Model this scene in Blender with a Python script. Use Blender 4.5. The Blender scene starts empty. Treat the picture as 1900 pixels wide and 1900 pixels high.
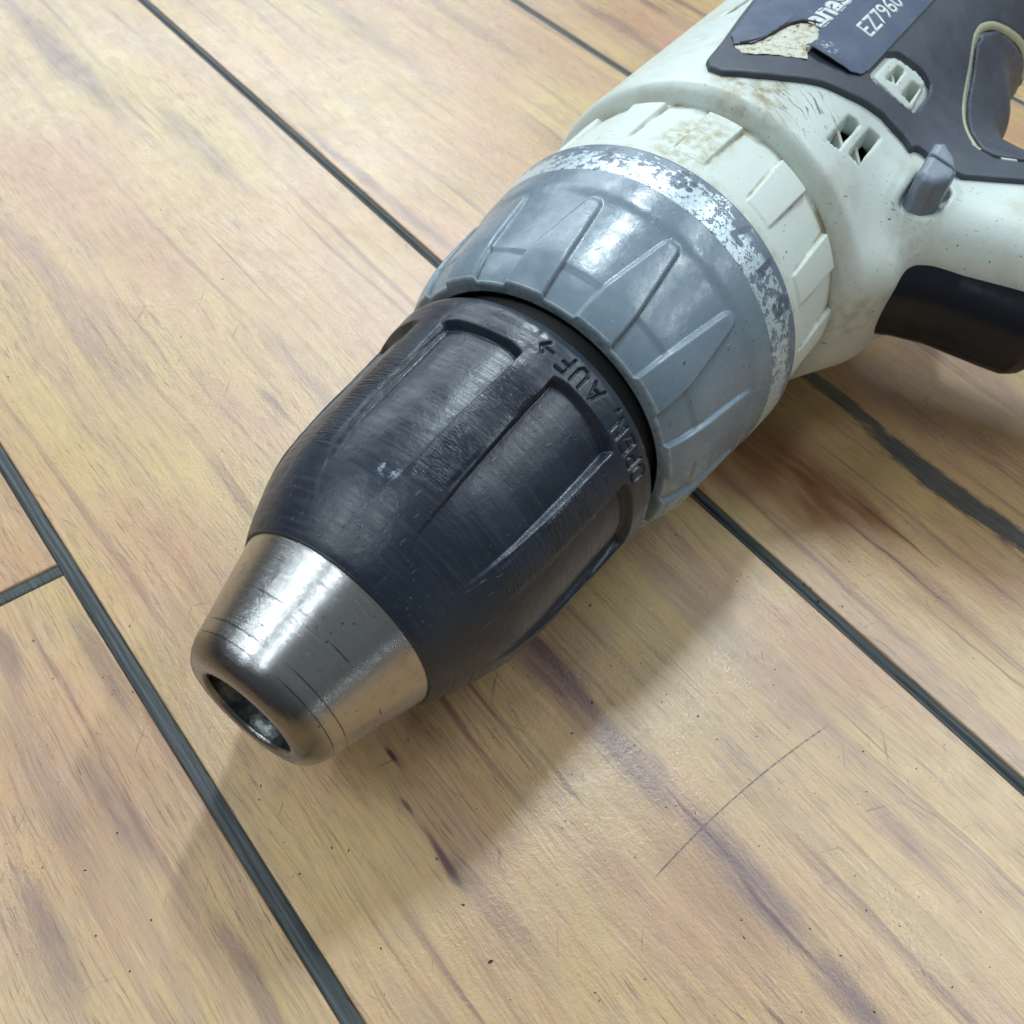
import bpy, bmesh, math, random
from mathutils import Vector, Matrix, noise as mnoise
import numpy as np
random.seed(7); rng = np.random.default_rng(7)
MM = 0.001
sc = bpy.context.scene
col = sc.collection
R = math.radians

# ------------------------------------------------------------------ camera
cam_d = bpy.data.cameras.new("camera"); cam = bpy.data.objects.new("camera", cam_d); col.objects.link(cam)
PITCH, ROLL, FPX = R(51.902), R(8.216), 1700.0
fwd = Vector((0, math.cos(PITCH), -math.sin(PITCH))); rgt = Vector((1, 0, 0)); up = rgt.cross(fwd)
r2 = rgt*math.cos(ROLL)+up*math.sin(ROLL); u2 = -rgt*math.sin(ROLL)+up*math.cos(ROLL)
cam.matrix_world = Matrix(((r2.x, u2.x, -fwd.x, 0), (r2.y, u2.y, -fwd.y, 0), (r2.z, u2.z, -fwd.z, 0.130), (0, 0, 0, 1)))
cam_d.sensor_width = 36; cam_d.lens = 36*FPX/1900; cam_d.clip_start = 0.005; cam_d.clip_end = 50
cam_d.dof.use_dof = True; cam_d.dof.focus_distance = 0.128; cam_d.dof.aperture_fstop = 46
sc.camera = cam

# ------------------------------------------------------------------ room light
world = bpy.data.worlds.new("World"); sc.world = world; world.use_nodes = True
wn = world.node_tree.nodes; wl = world.node_tree.links
bg = wn["Background"]; bg.inputs[1].default_value = 0.17
wtc = wn.new("ShaderNodeTexCoord"); wsep = wn.new("ShaderNodeSeparateXYZ"); wr = wn.new("ShaderNodeValToRGB")
wl.new(wtc.outputs["Generated"], wsep.inputs[0]); wl.new(wsep.outputs[2], wr.inputs[0]); wl.new(wr.outputs[0], bg.inputs[0])
wr.color_ramp.elements[0].position = 0.0; wr.color_ramp.elements[0].color = (0.42, 0.42, 0.44, 1)   # walls
wr.color_ramp.elements[1].position = 0.55; wr.color_ramp.elements[1].color = (0.80, 0.92, 1.0, 1)   # ceiling
def tube(x, y, power, sx=0.10, sy=1.2, z=2.4, rot=0.0, col_=(0.80, 0.925, 1.0)):  # area light: ceiling tubes, plus an added panel and a low light
    d = bpy.data.lights.new("room_area_light", 'AREA'); d.shape = 'RECTANGLE'; d.size = sx; d.size_y = sy
    d.energy = power; d.color = col_
    o = bpy.data.objects.new("room_area_light", d); o.location = (x, y, z); o.rotation_euler = (0, 0, rot); col.objects.link(o)
tube(0.08, 1.75, 38, 0.12, 0.6)
tube(-0.60, 2.90, 12, 0.22, 0.9)
tube(-0.72, -0.60, 8, 0.10, 0.7)
tube(-1.75, -0.05, 22, 0.07, 1.2)
tube(-3.00, 0.50, 12, 0.08, 1.2)
tube(1.60, 0.78, 15, 0.10, 1.0)
tube(3.00, 1.05, 16, 0.12, 1.2)
tube(-2.60, 4.60, 195, 4.6, 3.6)  # broad panel added as the bright ceiling, to whiten the floor reflection
tube(1.60, 1.70, 12, 0.10, 0.9)
tube(2.05, -2.0, 5, 0.25, 0.5, 0.42)  # low light added for the streak on the steel nose, not a ceiling tube
sc.view_settings.view_transform = 'Standard'; sc.view_settings.look = 'None'
sc.view_settings.exposure = 0.25; sc.view_settings.gamma = 1.0; sc.view_settings.use_curve_mapping = False

# ------------------------------------------------------------------ node helpers
class NT:
    def __init__(s, name):
        m = bpy.data.materials.new(name); m.use_nodes = True; s.m = m; s.t = m.node_tree
        s.b = s.t.nodes["Principled BSDF"]
    def n(s, typ, **k):
        o = s.t.nodes.new(typ)
        for a, v in k.items(): setattr(o, a, v)
        return o
    def put(s, sock, v):
        if isinstance(v, bpy.types.NodeSocket): s.t.links.new(v, sock)
        elif v is not None:
            try: sock.default_value = v
            except Exception: sock.default_value = (v[0], v[1], v[2], 1) if hasattr(v, '__len__') else v
    def math(s, op, a, b=None, c=None, clamp=False):
        o = s.n("ShaderNodeMath", operation=op, use_clamp=clamp)
        s.put(o.inputs[0], a); s.put(o.inputs[1], b)
        if c is not None: s.put(o.inputs[2], c)
        return o.outputs[0]
    def vm(s, op, a, b=None):
        o = s.n("ShaderNodeVectorMath", operation=op); s.put(o.inputs[0], a)
        if b is not None: s.put(o.inputs[1], b)
        return o.outputs["Value"] if op in ('LENGTH', 'DOT_PRODUCT', 'DISTANCE') else o.outputs[0]
    def mr(s, v, a, b, c=0.0, d=1.0, smooth=False):
        o = s.n("ShaderNodeMapRange"); o.interpolation_type = 'SMOOTHSTEP' if smooth else 'LINEAR'
        s.put(o.inputs[0], v)
        for i, q in enumerate((a, b, c, d)): s.put(o.inputs[i+1], q)
        return o.outputs[0]
    def mix(s, f, a, b):
        o = s.n("ShaderNodeMix", data_type='RGBA'); s.put(o.inputs[0], f)
        s.put(o.inputs[6], (*a, 1) if isinstance(a, tuple) and len(a) == 3 else a)
        s.put(o.inputs[7], (*b, 1) if isinstance(b, tuple) and len(b) == 3 else b)
        return o.outputs[2]
    def noise(s, vec, scale=1, detail=3, rough=0.5, dist=0.0, w=None):
        o = s.n("ShaderNodeTexNoise"); s.put(o.inputs["Vector"], vec)
        o.inputs["Scale"].default_value = scale; o.inputs["Detail"].default_value = detail
        o.inputs["Roughness"].default_value = rough; o.inputs["Distortion"].default_value = dist
        return o.outputs[0]
    def noisec(s, vec, scale=1, detail=2):
        o = s.n("ShaderNodeTexNoise"); s.put(o.inputs["Vector"], vec)
        o.inputs["Scale"].default_value = scale; o.inputs["Detail"].default_value = detail
        return o.outputs[1]
    def scale(s, vec, k):
        return s.vm('MULTIPLY', vec, k)
    def add(s, vec, k): return s.vm('ADD', vec, k)
    def rotz(s, vec, a, axis='Z_AXIS'):
        o = s.n("ShaderNodeVectorRotate", rotation_type=axis); s.put(o.inputs[0], vec); o.inputs["Angle"].default_value = a
        return o.outputs[0]
    def objc(s, obj=None):
        o = s.n("ShaderNodeTexCoord")
        if obj: o.object = obj
        return s.scale(o.outputs["Object"], (1000, 1000, 1000))
    def uv(s):
        o = s.n("ShaderNodeUVMap"); o.uv_map = "UVMap"; return o.outputs[0]
    def attr(s, name):
        o = s.n("ShaderNodeAttribute"); o.attribute_name = name; return o.outputs["Fac"]
    def bump(s, h, dist, strength=1.0, prev=None):
        o = s.n("ShaderNodeBump"); o.inputs["Strength"].default_value = strength; o.inputs["Distance"].default_value = dist
        s.put(o.inputs["Height"], h)
        if prev is not None: s.put(o.inputs["Normal"], prev)
        return o.outputs[0]
    def out(s, color=None, rough=None, metal=None, normal=None, spec=None, **k):
        for nm, v in (("Base Color", color), ("Roughness", rough), ("Metallic", metal), ("Normal", normal), ("Specular IOR Level", spec)):
            if v is not None: s.put(s.b.inputs[nm], (*v, 1) if isinstance(v, tuple) and len(v) == 3 else v)
        for nm, v in k.items(): s.put(s.b.inputs[nm.replace('_', ' ')], v)
        return s.m
    def fine_scratches(s, vec, amount=0.70, k=(1.0, 1.0, 1.0), angles=((0.3, 'Z_AXIS'), (1.3, 'Z_AXIS'), (2.3, 'Y_AXIS')), freq=2.2, length=0.10):
        """thin random scratches: stretched noise lines in a few directions"""
        acc = None
        for i, (a, ax) in enumerate(angles):
            v = s.rotz(s.scale(vec, k), a, ax); v = s.add(v, (i*17.3, i*5.1, i*9.7))
            w = s.noisec(s.scale(v, (0.08, 0.08, 0.08)), 1, 1)
            v = s.add(v, s.scale(w, (3, 3, 3)))
            f = s.noise(s.scale(v, (freq*length, freq, freq*0.6)), 1, 2, 0.5)
            line = s.mr(f, amount, amount+0.05, 0, 1)
            gate = s.mr(s.noise(s.scale(v, (0.11, 0.16, 0.13)), 1, 2), 0.48, 0.6, 0, 1)
            line = s.math('MULTIPLY', line, gate)
            acc = line if acc is None else s.math('MAXIMUM', acc, line)
        return acc

# ------------------------------------------------------------------ object helpers
def tagk(o, kind): o["kind"] = kind; return o
def link(name, me, mat, parent=None, smooth=True):
    o = bpy.data.objects.new(name, me); col.objects.link(o)
    if mat: me.materials.append(mat)
    if smooth: me.polygons.foreach_set("use_smooth", np.ones(len(me.polygons), bool))
    if parent: o.parent = parent
    return o
def mesh_np(name, V, F, uv=None, attrs=None):
    """V in mm; F int array (n,4) or (n,3)"""
    V = np.asarray(V, np.float64)*MM; F = np.asarray(F, np.int32)
    me = bpy.data.meshes.new(name); k = F.shape[1]
    me.vertices.add(len(V)); me.vertices.foreach_set("co", V.ravel())
    me.loops.add(F.size); me.loops.foreach_set("vertex_index", F.ravel())
    me.polygons.add(len(F)); me.polygons.foreach_set("loop_start", np.arange(0, F.size, k, dtype=np.int32))
    if uv is not None:
        l = me.uv_layers.new(name="UVMap"); l.data.foreach_set("uv", np.asarray(uv)[F.ravel()].ravel())
    if attrs:
        for nm, a in attrs.items():
            at = me.attributes.new(nm, 'FLOAT', 'POINT'); at.data.foreach_set("value", np.asarray(a, np.float32).ravel())
    me.update(calc_edges=True); me.validate()
    return me
def revolve(name, S_, P_, rfun, attrs=None):
    """surface r(s,phi) about the tool axis; phi in degrees, 0 = up, + = handle side"""
    s, p = np.meshgrid(S_, P_, indexing='ij'); r = rfun(s, p); a = np.radians(p)
    if isinstance(r, tuple): s, r = r
    V = np.stack([s, -r*np.sin(a), r*np.cos(a)], -1).reshape(-1, 3)
    ns, npz = len(S_), len(P_); closed = abs((P_[-1]-P_[0])-360) < 1e-6
    i, j = np.meshgrid(np.arange(ns-1), np.arange(npz-1), indexing='ij'); i = i.ravel(); j = j.ravel()
    F = np.stack([i*npz+j, i*npz+j+1, (i+1)*npz+j+1, (i+1)*npz+j], -1)
    uv = np.stack([s.ravel(), (a*np.maximum(r, 5)).ravel()], -1)
    at = {k: f(s, p) for k, f in (attrs or {}).items()}
    me = mesh_np(name, V, F, uv, at)
    if closed:
        bm = bmesh.new(); bm.from_mesh(me); bmesh.ops.remove_doubles(bm, verts=bm.verts, dist=1e-7); bm.to_mesh(me); bm.free()
    return me
def lathe(name, prof, n=180):
    """closed revolve of an explicit (s, r) profile"""
    prof = np.array(prof, float); P_ = np.linspace(-180, 180, n+1)
    return revolve(name, prof[:, 0]*0+np.arange(len(prof)), P_, lambda i, p: (prof[i.astype(int), 0], prof[i.astype(int), 1]))
def dense(prof, step=0.35, rnd=None):
    """resample polyline profile"""
    prof = np.array(prof, float); out = [prof[0]]
    for a, b in zip(prof[:-1], prof[1:]):
        n = max(1, int(np.ceil(np.hypot(*(b-a))/step)))
        for k in range(1, n+1): out.append(a+(b-a)*k/n)
    return np.array(out)
def interp(x, pts):
    pts = np.array(pts, float); return np.interp(x, pts[:, 0], pts[:, 1])
def sm_interp(x, pts):
    """monotone-ish smooth interpolation (Catmull-Rom on uneven knots via Hermite)"""
    pts = np.array(pts, float); X, Yv = pts[:, 0], pts[:, 1]
    m = np.gradient(Yv, X); i = np.clip(np.searchsorted(X, x)-1, 0, len(X)-2)
    h = X[i+1]-X[i]; t = np.clip((x-X[i])/h, 0, 1)
    return (2*t**3-3*t**2+1)*Yv[i]+(t**3-2*t**2+t)*h*m[i]+(-2*t**3+3*t**2)*Yv[i+1]+(t**3-t**2)*h*m[i+1]
def wrap(p): return (p+180) % 360-180
# stroke lettering: polylines in a unit box
GLYPH = {
 'O': [[(.3, 0), (.08, .2), (.05, .5), (.08, .8), (.3, 1), (.7, 1), (.92, .8), (.95, .5), (.92, .2), (.7, 0), (.3, 0)]],
 'P': [[(.1, 0), (.1, 1), (.7, 1), (.9, .85), (.9, .6), (.7, .45), (.1, .45)]],
 'E': [[(.9, 0), (.1, 0), (.1, 1), (.9, 1)], [(.1, .5), (.75, .5)]],
 'N': [[(.1, 0), (.1, 1), (.9, 0), (.9, 1)]],
 ',': [[(.5, .12), (.38, -.15)]],
 'A': [[(0, 0), (.5, 1), (1, 0)], [(.22, .35), (.78, .35)]],
 'U': [[(.1, 1), (.1, .25), (.3, 0), (.7, 0), (.9, .25), (.9, 1)]],
 'F': [[(.1, 0), (.1, 1), (.9, 1)], [(.1, .5), (.7, .5)]],
 '>': [[(0, .5), (1.1, .5)], [(.65, .85), (1.1, .5), (.65, .15)]],
 '5': [[(.85, 1), (.2, 1), (.15, .55), (.55, .62), (.85, .45), (.85, .2), (.6, 0), (.15, .08)]],
 '7': [[(.1, 1), (.9, 1), (.45, 0)]],
 '9': [[(.85, .6), (.6, .42), (.25, .48), (.15, .72), (.35, .97), (.7, .97), (.85, .7), (.8, .3), (.5, 0)]],
 '3': [[(.15, .95), (.8, .95), (.45, .58), (.85, .35), (.7, .03), (.15, .05)]],
 '1': [[(.3, .8), (.55, 1), (.55, 0)]],
 ':': [[(.45, .68), (.55, .7)], [(.45, .2), (.55, .22)]],
}
def strokes_dist(u, v, segs):
    d = np.full(u.shape, 99.0)
    for (ax, ay), (bx, by) in segs:
        ex, ey = bx-ax, by-ay; t = np.clip(((u-ax)*ex+(v-ay)*ey)/(ex*ex+ey*ey+1e-9), 0, 1)
        d = np.minimum(d, np.hypot(u-ax-t*ex, v-ay-t*ey))
    return d
def text_segs(items, r, s_base, h, w):
    """letters with their tops toward the nose (-s), reading toward decreasing phi; returns segments in (s, arc mm)"""
    segs = []
    for ch, phi in items:
        for pl in GLYPH[ch]:
            q = [(s_base-gy*h, math.radians(phi)*r-(gx-.5)*w) for gx, gy in pl]
            segs += list(zip(q[:-1], q[1:]))
    return segs
# ------------------------------------------------------------------ surface nets
def surface_nets(fun, lo, hi, h, newton=2):
    nx, ny, nz = [int(round((b-a)/h))+1 for a, b in zip(lo, hi)]
    xs = (lo[0]+h*np.arange(nx)).astype(np.float32); ys = (lo[1]+h*np.arange(ny)).astype(np.float32); zs = (lo[2]+h*np.arange(nz)).astype(np.float32)
    G = fun(xs[:, None, None], ys[None, :, None], zs[None, None, :]).astype(np.float32)
    I = G < 0
    c = np.zeros((nx-1, ny-1, nz-1), np.int8)
    for a in (0, 1):
        for b in (0, 1):
            for d in (0, 1): c += I[a:nx-1+a, b:ny-1+b, d:nz-1+d]
    act = (c > 0) & (c < 8); idx = np.full(act.shape, -1, np.int64); ci = np.argwhere(act); idx[act] = np.arange(len(ci))
    P = np.zeros((len(ci), 3)); W = np.zeros(len(ci)); cx_, cy_, cz_ = ci.T
    corners = [(a, b, d) for a in (0, 1) for b in (0, 1) for d in (0, 1)]
    for p in corners:
        for ax in range(3):
            if p[ax] == 0:
                q = list(p); q[ax] = 1
                g0 = G[cx_+p[0], cy_+p[1], cz_+p[2]]; g1 = G[cx_+q[0], cy_+q[1], cz_+q[2]]
                m = (g0 < 0) != (g1 < 0); t = np.where(m, g0/(g0-g1+1e-12), 0)
                pos = np.array(p, float)[None]+0*P; pos[:, ax] = t
                P += pos*m[:, None]; W += m
    V = (P/W[:, None]+ci)*h+np.array(lo)[None]
    F = []
    for ax in range(3):
        sl = [slice(1, n-1) for n in (nx, ny, nz)]; sl[ax] = slice(0, (nx, ny, nz)[ax]-1)
        A = I[tuple(sl)]; sl2 = list(sl); sl2[ax] = slice(1, (nx, ny, nz)[ax]); B = I[tuple(sl2)]
        e = np.argwhere(A != B); off = np.array([0 if k == ax else 1 for k in range(3)]); e = e+off
        o1, o2 = [k for k in range(3) if k != ax]
        def cell(d1, d2):
            k = e.copy(); k[:, o1] -= d1; k[:, o2] -= d2; return idx[k[:, 0], k[:, 1], k[:, 2]]
        q = np.stack([cell(1, 1), cell(0, 1), cell(0, 0), cell(1, 0)], -1)
        inside_first = A[tuple((e-off).T)]
        flip = inside_first if ax != 1 else ~inside_first
        q = np.where(flip[:, None], q, q[:, ::-1]); F.append(q)
    F = np.concatenate(F); F = F[(F >= 0).all(1)]
    for _ in range(newton):
        x, y, z = V.T; f0 = fun(x, y, z); ep = h*0.25
        g = np.stack([fun(x+ep, y, z)-fun(x-ep, y, z), fun(x, y+ep, z)-fun(x, y-ep, z), fun(x, y, z+ep)-fun(x, y, z-ep)], -1)/(2*ep)
        g2 = (g*g).sum(1)+1e-6; st = -(f0/g2)[:, None]*g
        ln = np.linalg.norm(st, axis=1, keepdims=True); st *= np.minimum(1, 0.4*h/(ln+1e-9)); V = V+st
    return V, F
#SDF-BEGIN
import numpy as np
def smin(a, b, k):
    h = np.clip(0.5 + 0.5*(b-a)/k, 0, 1)
    return b*(1-h) + a*h - k*h*(1-h)
def smax(a, b, k): return -smin(-a, -b, k)
def rbox(x, y, z, hx, hy, hz, r):
    qx = np.abs(x)-hx+r; qy = np.abs(y)-hy+r; qz = np.abs(z)-hz+r
    return np.sqrt(np.maximum(qx, 0)**2+np.maximum(qy, 0)**2+np.maximum(qz, 0)**2) \
        + np.minimum(np.maximum(qx, np.maximum(qy, qz)), 0) - r
def poly2(px, py, pts):
    """signed distance to a closed polygon, negative inside"""
    pts = np.asarray(pts, float); d = np.full(np.broadcast(px, py).shape, 1e9); s = np.ones_like(d)
    n = len(pts); j = n-1
    for i in range(n):
        ex, ey = pts[j]-pts[i]; wx = px-pts[i][0]; wy = py-pts[i][1]
        t = np.clip((wx*ex+wy*ey)/(ex*ex+ey*ey), 0, 1)
        bx = wx-ex*t; by = wy-ey*t
        d = np.minimum(d, bx*bx+by*by)
        c1 = py >= pts[i][1]; c2 = py < pts[j][1]; c3 = ex*wy > ey*wx
        s = np.where((c1 & c2 & c3) | (~c1 & ~c2 & ~c3), -s, s)
        j = i
    return s*np.sqrt(d)
def smoothstep(a, b, x):
    t = np.clip((x-a)/(b-a), 0, 1); return t*t*(3-2*t)
def body_sdf(s, y, z):
    """outer skin of the motor housing and handle (mm, tool axis = s)"""
    r = np.sqrt(y*y+z*z)
    R = 30.8
    # motor tube, bevelled at its front lip
    dr = r-R; ds = 94.2-s
    tube = smax(smax(dr, ds, 1.6), s-236, 6)
    cone = (r-28.9-(s-94.0)*1.15)*0.66
    tube = smax(tube, cone, 1.2)
    # handle
    yy = y+30
    hc = 128.5-0.20*yy
    handle = rbox(s-hc, y+72, z-5, 22.3, 62, 13.2, 8)
    handle = smax(handle, ((s-hc-8)+(np.abs(z)-18.2)*1.3)*0.6, 8)
    neck = rbox(s-114, y+17, z, 17.6, 17.8, 12.5, 6.5)
    web = rbox(s-142, y+22, z, 32, 12, 12, 8)
    h = smin(handle, neck, 5.0)
    h = smin(h, web, 12.0)
    return smin(tube, h, 7.0)
#SDF-END
# ------------------------------------------------------------------ materials
def mat_white():
    t = NT("aged_cream_plastic"); P = t.objc()
    base = t.mix(t.mr(t.noise(P, .05, 3), .35, .7), (0.68, 0.745, 0.69), (0.74, 0.79, 0.735))
    # yellowed grime: patch over the gear ring and thin film elsewhere
    def blob(c, l, r0=1.0):
        d = t.vm('LENGTH', t.scale(t.add(P, (-c[0], -c[1], -c[2])), (1/l[0], 1/l[1], 1/l[2]))); return t.mr(d, 1.0, 0.15, 0, 1, True)
    g = t.math('MAXIMUM', blob((100, -2, 30), (9, 10, 9)), blob((86, -1, 28), (9, 6, 7)))
    g = t.math('MAXIMUM', g, t.math('MULTIPLY', blob((97, -30, 3), (9, 9, 9)), 0.5))
    g = t.math('MAXIMUM', g, t.math('MULTIPLY', blob((108, -33, 13), (14, 7, 8)), 0.3))
    grime = t.math('MULTIPLY', g, t.mr(t.noise(P, .45, 5, .65), .38, .62, 0, 1))
    film = t.math('MULTIPLY', t.mr(t.noise(P, .12, 4, .6), .52, .75, 0, .35), 1.0)
    c = t.mix(t.math('MAXIMUM', grime, film), base, (0.34, 0.27, 0.12))
    # hairline cracks and dark nicks
    v = t.rotz(P, 0.35); v = t.add(v, t.scale(t.noisec(P, .25, 3), (3, 3, 3)))
    cr = t.mr(t.noise(t.scale(v, (2.1, .20, .5)), 1, 2, .5), .60, .63)
    cr = t.math('MULTIPLY', cr, t.math('MAXIMUM', blob((103, -9, 28), (10, 14, 9)), blob((86, -3, 28), (9, 7, 7))))
    nick = t.math('MULTIPLY', t.mr(t.noise(P, 1.4, 2, .5), .685, .72), t.mr(t.noise(P, .13, 2), .5, .58))
    scr = t.fine_scratches(P, .70, freq=2.4, length=.12)
    dk = t.math('MAXIMUM', t.math('MAXIMUM', cr, nick), t.math('MULTIPLY', scr, .7))
    c = t.mix(t.math('MULTIPLY', dk, .85), c, (0.09, 0.08, 0.05))
    n = t.bump(t.noise(P, 1.1, 3, .6), .00006, .6); n = t.bump(dk, .0001, -.6, n)
    return t.out(c, t.mr(t.noise(P, .4, 3), .3, .7, .33, .5), 0.0, n)
def mat_white_ring():
    t = NT("cream_selector_plastic"); P = t.objc(); U = t.uv()
    sx = t.n("ShaderNodeSeparateXYZ"); t.put(sx.inputs[0], U)
    base = (0.72, 0.78, 0.71)
    edge = t.mr(sx.outputs[0], 79.8, 76.4, 0, 1)     # grime gathered along the scale band
    d = t.vm('LENGTH', t.scale(t.add(P, (-84, 0, -28)), (1/12, 1/8, 1/8)))
    patch = t.mr(d, 1.0, .2, 0, 1, True)
    n1 = t.mr(t.noise(P, .5, 5, .65), .40, .66)
    c = t.mix(t.math('MULTIPLY', t.math('MAXIMUM', t.math('MULTIPLY', edge, .8), patch), n1), base, (0.40, 0.31, 0.13))
    corner = t.mr(t.attr("edge"), 0, 1, 0, .9)
    c = t.mix(t.math('MULTIPLY', corner, t.mr(t.noise(P, .3, 3), .35, .6)), c, (0.28, 0.22, 0.11))
    nick = t.math('MULTIPLY', t.mr(t.noise(P, 1.2, 2), .69, .72), t.mr(t.noise(P, .15, 2), .48, .56))
    scr = t.fine_scratches(P, .73)
    dk = t.math('MAXIMUM', nick, t.math('MULTIPLY', scr, .8)); c = t.mix(t.math('MULTIPLY', dk, .8), c, (.12, .10, .07))
    n = t.bump(t.noise(P, 1.0, 3), .00006, .6)
    return t.out(c, .45, 0., n)
def mat_clutch():
    t = NT("blue_grey_plastic"); P = t.objc(); U = t.uv()
    c = t.mix(t.mr(t.noise(P, .12, 3), .35, .7), (0.185, 0.245, 0.295), (0.22, 0.28, 0.33))
    pale = t.fine_scratches(P, .70, freq=2.0, length=.14)
    wear = t.math('MULTIPLY', t.attr("edge"), t.mr(t.noise(P, .8, 4, .6), .3, .55))
    c = t.mix(t.math('MULTIPLY', t.math('MAXIMUM', wear, t.math('MULTIPLY', pale, .5)), .5), c, (0.50, 0.58, 0.62))
    dk = t.math('MULTIPLY', t.mr(t.noise(P, 1.5, 2), .70, .73), t.mr(t.noise(P, .15, 2), .47, .55))
    rib_shade = t.math('MULTIPLY', t.attr("groove_or_shade"), t.mr(t.noise(P, .9, 3), .25, .6, .2, 1))  # shadow line painted into the colour beside each rib
    c = t.mix(t.math('MULTIPLY', t.math('MAXIMUM', dk, rib_shade), .75), c, (0.05, 0.055, 0.055))
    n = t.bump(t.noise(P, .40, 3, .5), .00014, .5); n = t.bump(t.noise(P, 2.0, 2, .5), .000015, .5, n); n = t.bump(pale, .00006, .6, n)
    return t.out(c, t.mr(t.noise(P, .6, 3), .3, .7, .20, .34), 0., n, .5)
def mat_scale():
    t = NT("worn_silver_scale_print"); P = t.objc(); U = t.uv()
    sx = t.n("ShaderNodeSeparateXYZ"); t.put(sx.inputs[0], U)
    w = t.scale(t.noisec(P, 1.2, 3), (1.8, 1.8, 1.8)); v = t.add(P, w)
    n1 = t.noise(v, .75, 5, .66); n2 = t.noise(v, 1.6, 3, .6)
    rear = t.mr(sx.outputs[0], 72.6, 76.2, 0, .17)
    lowc = t.mr(t.noise(P, .09, 2), .35, .65, -.05, .07)
    chip = t.mr(t.math('ADD', t.math('ADD', n1, rear), lowc), .60, .625)
    chip2 = t.mr(n2, .60, .63)
    wipe = t.mr(t.math('ADD', t.noise(t.scale(P, (1.2, .18, .2)), 1, 3), t.math('MULTIPLY', rear, 2)), .66, .78)
    gray = t.math('MAXIMUM', t.math('MAXIMUM', chip, chip2), wipe)
    ink = t.math('MULTIPLY', t.attr("ink"), t.mr(n2, .66, .56))
    c = t.mix(gray, (0.60, 0.70, 0.74), (0.17, 0.215, 0.27)); c = t.mix(t.math('MULTIPLY', ink, .95), c, (0.10, .125, .17))
    n = t.bump(t.math('SUBTRACT', 1.0, gray), .00006, .8); n = t.bump(t.noise(P, .5, 3), .00014, .5, n)
    return t.out(c, .33, t.mr(gray, 0, 1, .25, 0), n)
def mat_sleeve():
    t = NT("scuffed_black_plastic"); P = t.objc(); U = t.uv()
    c = t.mix(t.mr(t.noise(P, .10, 3), .35, .7), (0.012, 0.019, 0.033), (0.022, 0.033, 0.052))
    st = t.noise(t.scale(U, (1.6, .10, 1)), 1, 4, .6)            # rubbed round the sleeve
    c = t.mix(t.mr(st, .54, .74, 0, .30), c, (0.065, 0.078, 0.10))
    pale = t.fine_scratches(P, .695, freq=2.2, length=.12)
    d = t.vm('LENGTH', t.scale(t.add(U, (-11.8, -.3, 0)), (1/1.2, 1/1.7, 1)))
    spot = t.math('MULTIPLY', t.mr(d, 1.1, .5), t.mr(t.noise(P, .9, 4, .7), .50, .62))
    c = t.mix(t.math('MULTIPLY', pale, .26), c, (0.30, 0.32, 0.34)); c = t.mix(t.math('MULTIPLY', spot, .9), c, (0.55, 0.6, 0.68))
    # knurl-like cuts on the ridge between pockets
    cuts = t.noise(t.scale(U, (3.2, .35, 1)), 1, 2, .5)
    cg = t.attr("cut")
    n = t.bump(t.noise(P, .22, 3, .5), .0004, .5); n = t.bump(st, .00004, .5, n); n = t.bump(pale, .00010, .7, n)
    n = t.bump(t.math('MULTIPLY', cuts, cg), .0007, .9, n)
    n = t.bump(t.noise(P, 4, 2), .00003, .6, n)
    return t.out(c, t.mr(st, .35, .7, .27, .45), 0., n, .5)
def mat_metal():
    t = NT("turned_steel"); P = t.objc(); U = t.uv()
    rings = t.noise(t.scale(U, (9, .06, 1)), 1, 3, .6)
    blot = t.noise(P, .5, 4, .65)
    sx = t.n("ShaderNodeSeparateXYZ"); t.put(sx.inputs[0], U)
    c = t.mix(t.mr(blot, .48, .78, 0, .5), (0.46, 0.452, 0.44), (0.33, 0.295, 0.27))
    c = t.mix(t.mr(sx.outputs[0], -12.0, -14.6, 0, .8, True), c, (0.15, 0.14, 0.135))      # darker towards the tip
    pit = t.math('MULTIPLY', t.mr(t.noise(P, 2.2, 2, .5), .68, .71), t.mr(t.noise(P, .3, 2), .45, .55))
    scr = t.fine_scratches(P, .70, freq=3, length=.15)
    # two turned seam lines near the tip
    def line(s0, w): return t.mr(t.math('ABSOLUTE', t.math('SUBTRACT', sx.outputs[0], s0)), w, w*.3, 0, 1)
    wob = t.mr(t.noise(t.scale(U, (.0, .12, 1)), 1, 1), .40, .5)
    ln = t.math('MULTIPLY', t.math('MAXIMUM', line(-13.0, .10), line(-11.3, .10)), wob)
    ln = t.math('MAXIMUM', ln, t.math('MULTIPLY', line(-6.6, .12), t.mr(t.noise(t.scale(U, (.0, .2, 3)), 1, 2), .5, .58)))
    dk = t.math('MAXIMUM', pit, ln)
    c = t.mix(t.math('MULTIPLY', dk, .9), c, (.03, .028, .028)); c = t.mix(t.math('MULTIPLY', scr, .2), c, (.8, .8, .8))
    n = t.bump(rings, .00004, .8); n = t.bump(dk, .00012, -.8, n); n = t.bump(scr, .00005, -.6, n)
    return t.out(c, t.math('ADD', t.mr(rings, .3, .7, .19, .27), t.mr(blot, .5, .8, 0, .08)), 1., n)
def mat_bore():
    t = NT("dark_bore_steel"); P = t.objc()  # dark steel tone for the bore and jaws
    c = t.mix(t.mr(t.noise(P, .8, 3), .4, .6), (0.05, 0.052, 0.05), (0.11, 0.115, 0.11))
    return t.out(c, .34, 1., t.bump(t.noise(P, 1.5, 3), .0001, .6))
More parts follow.
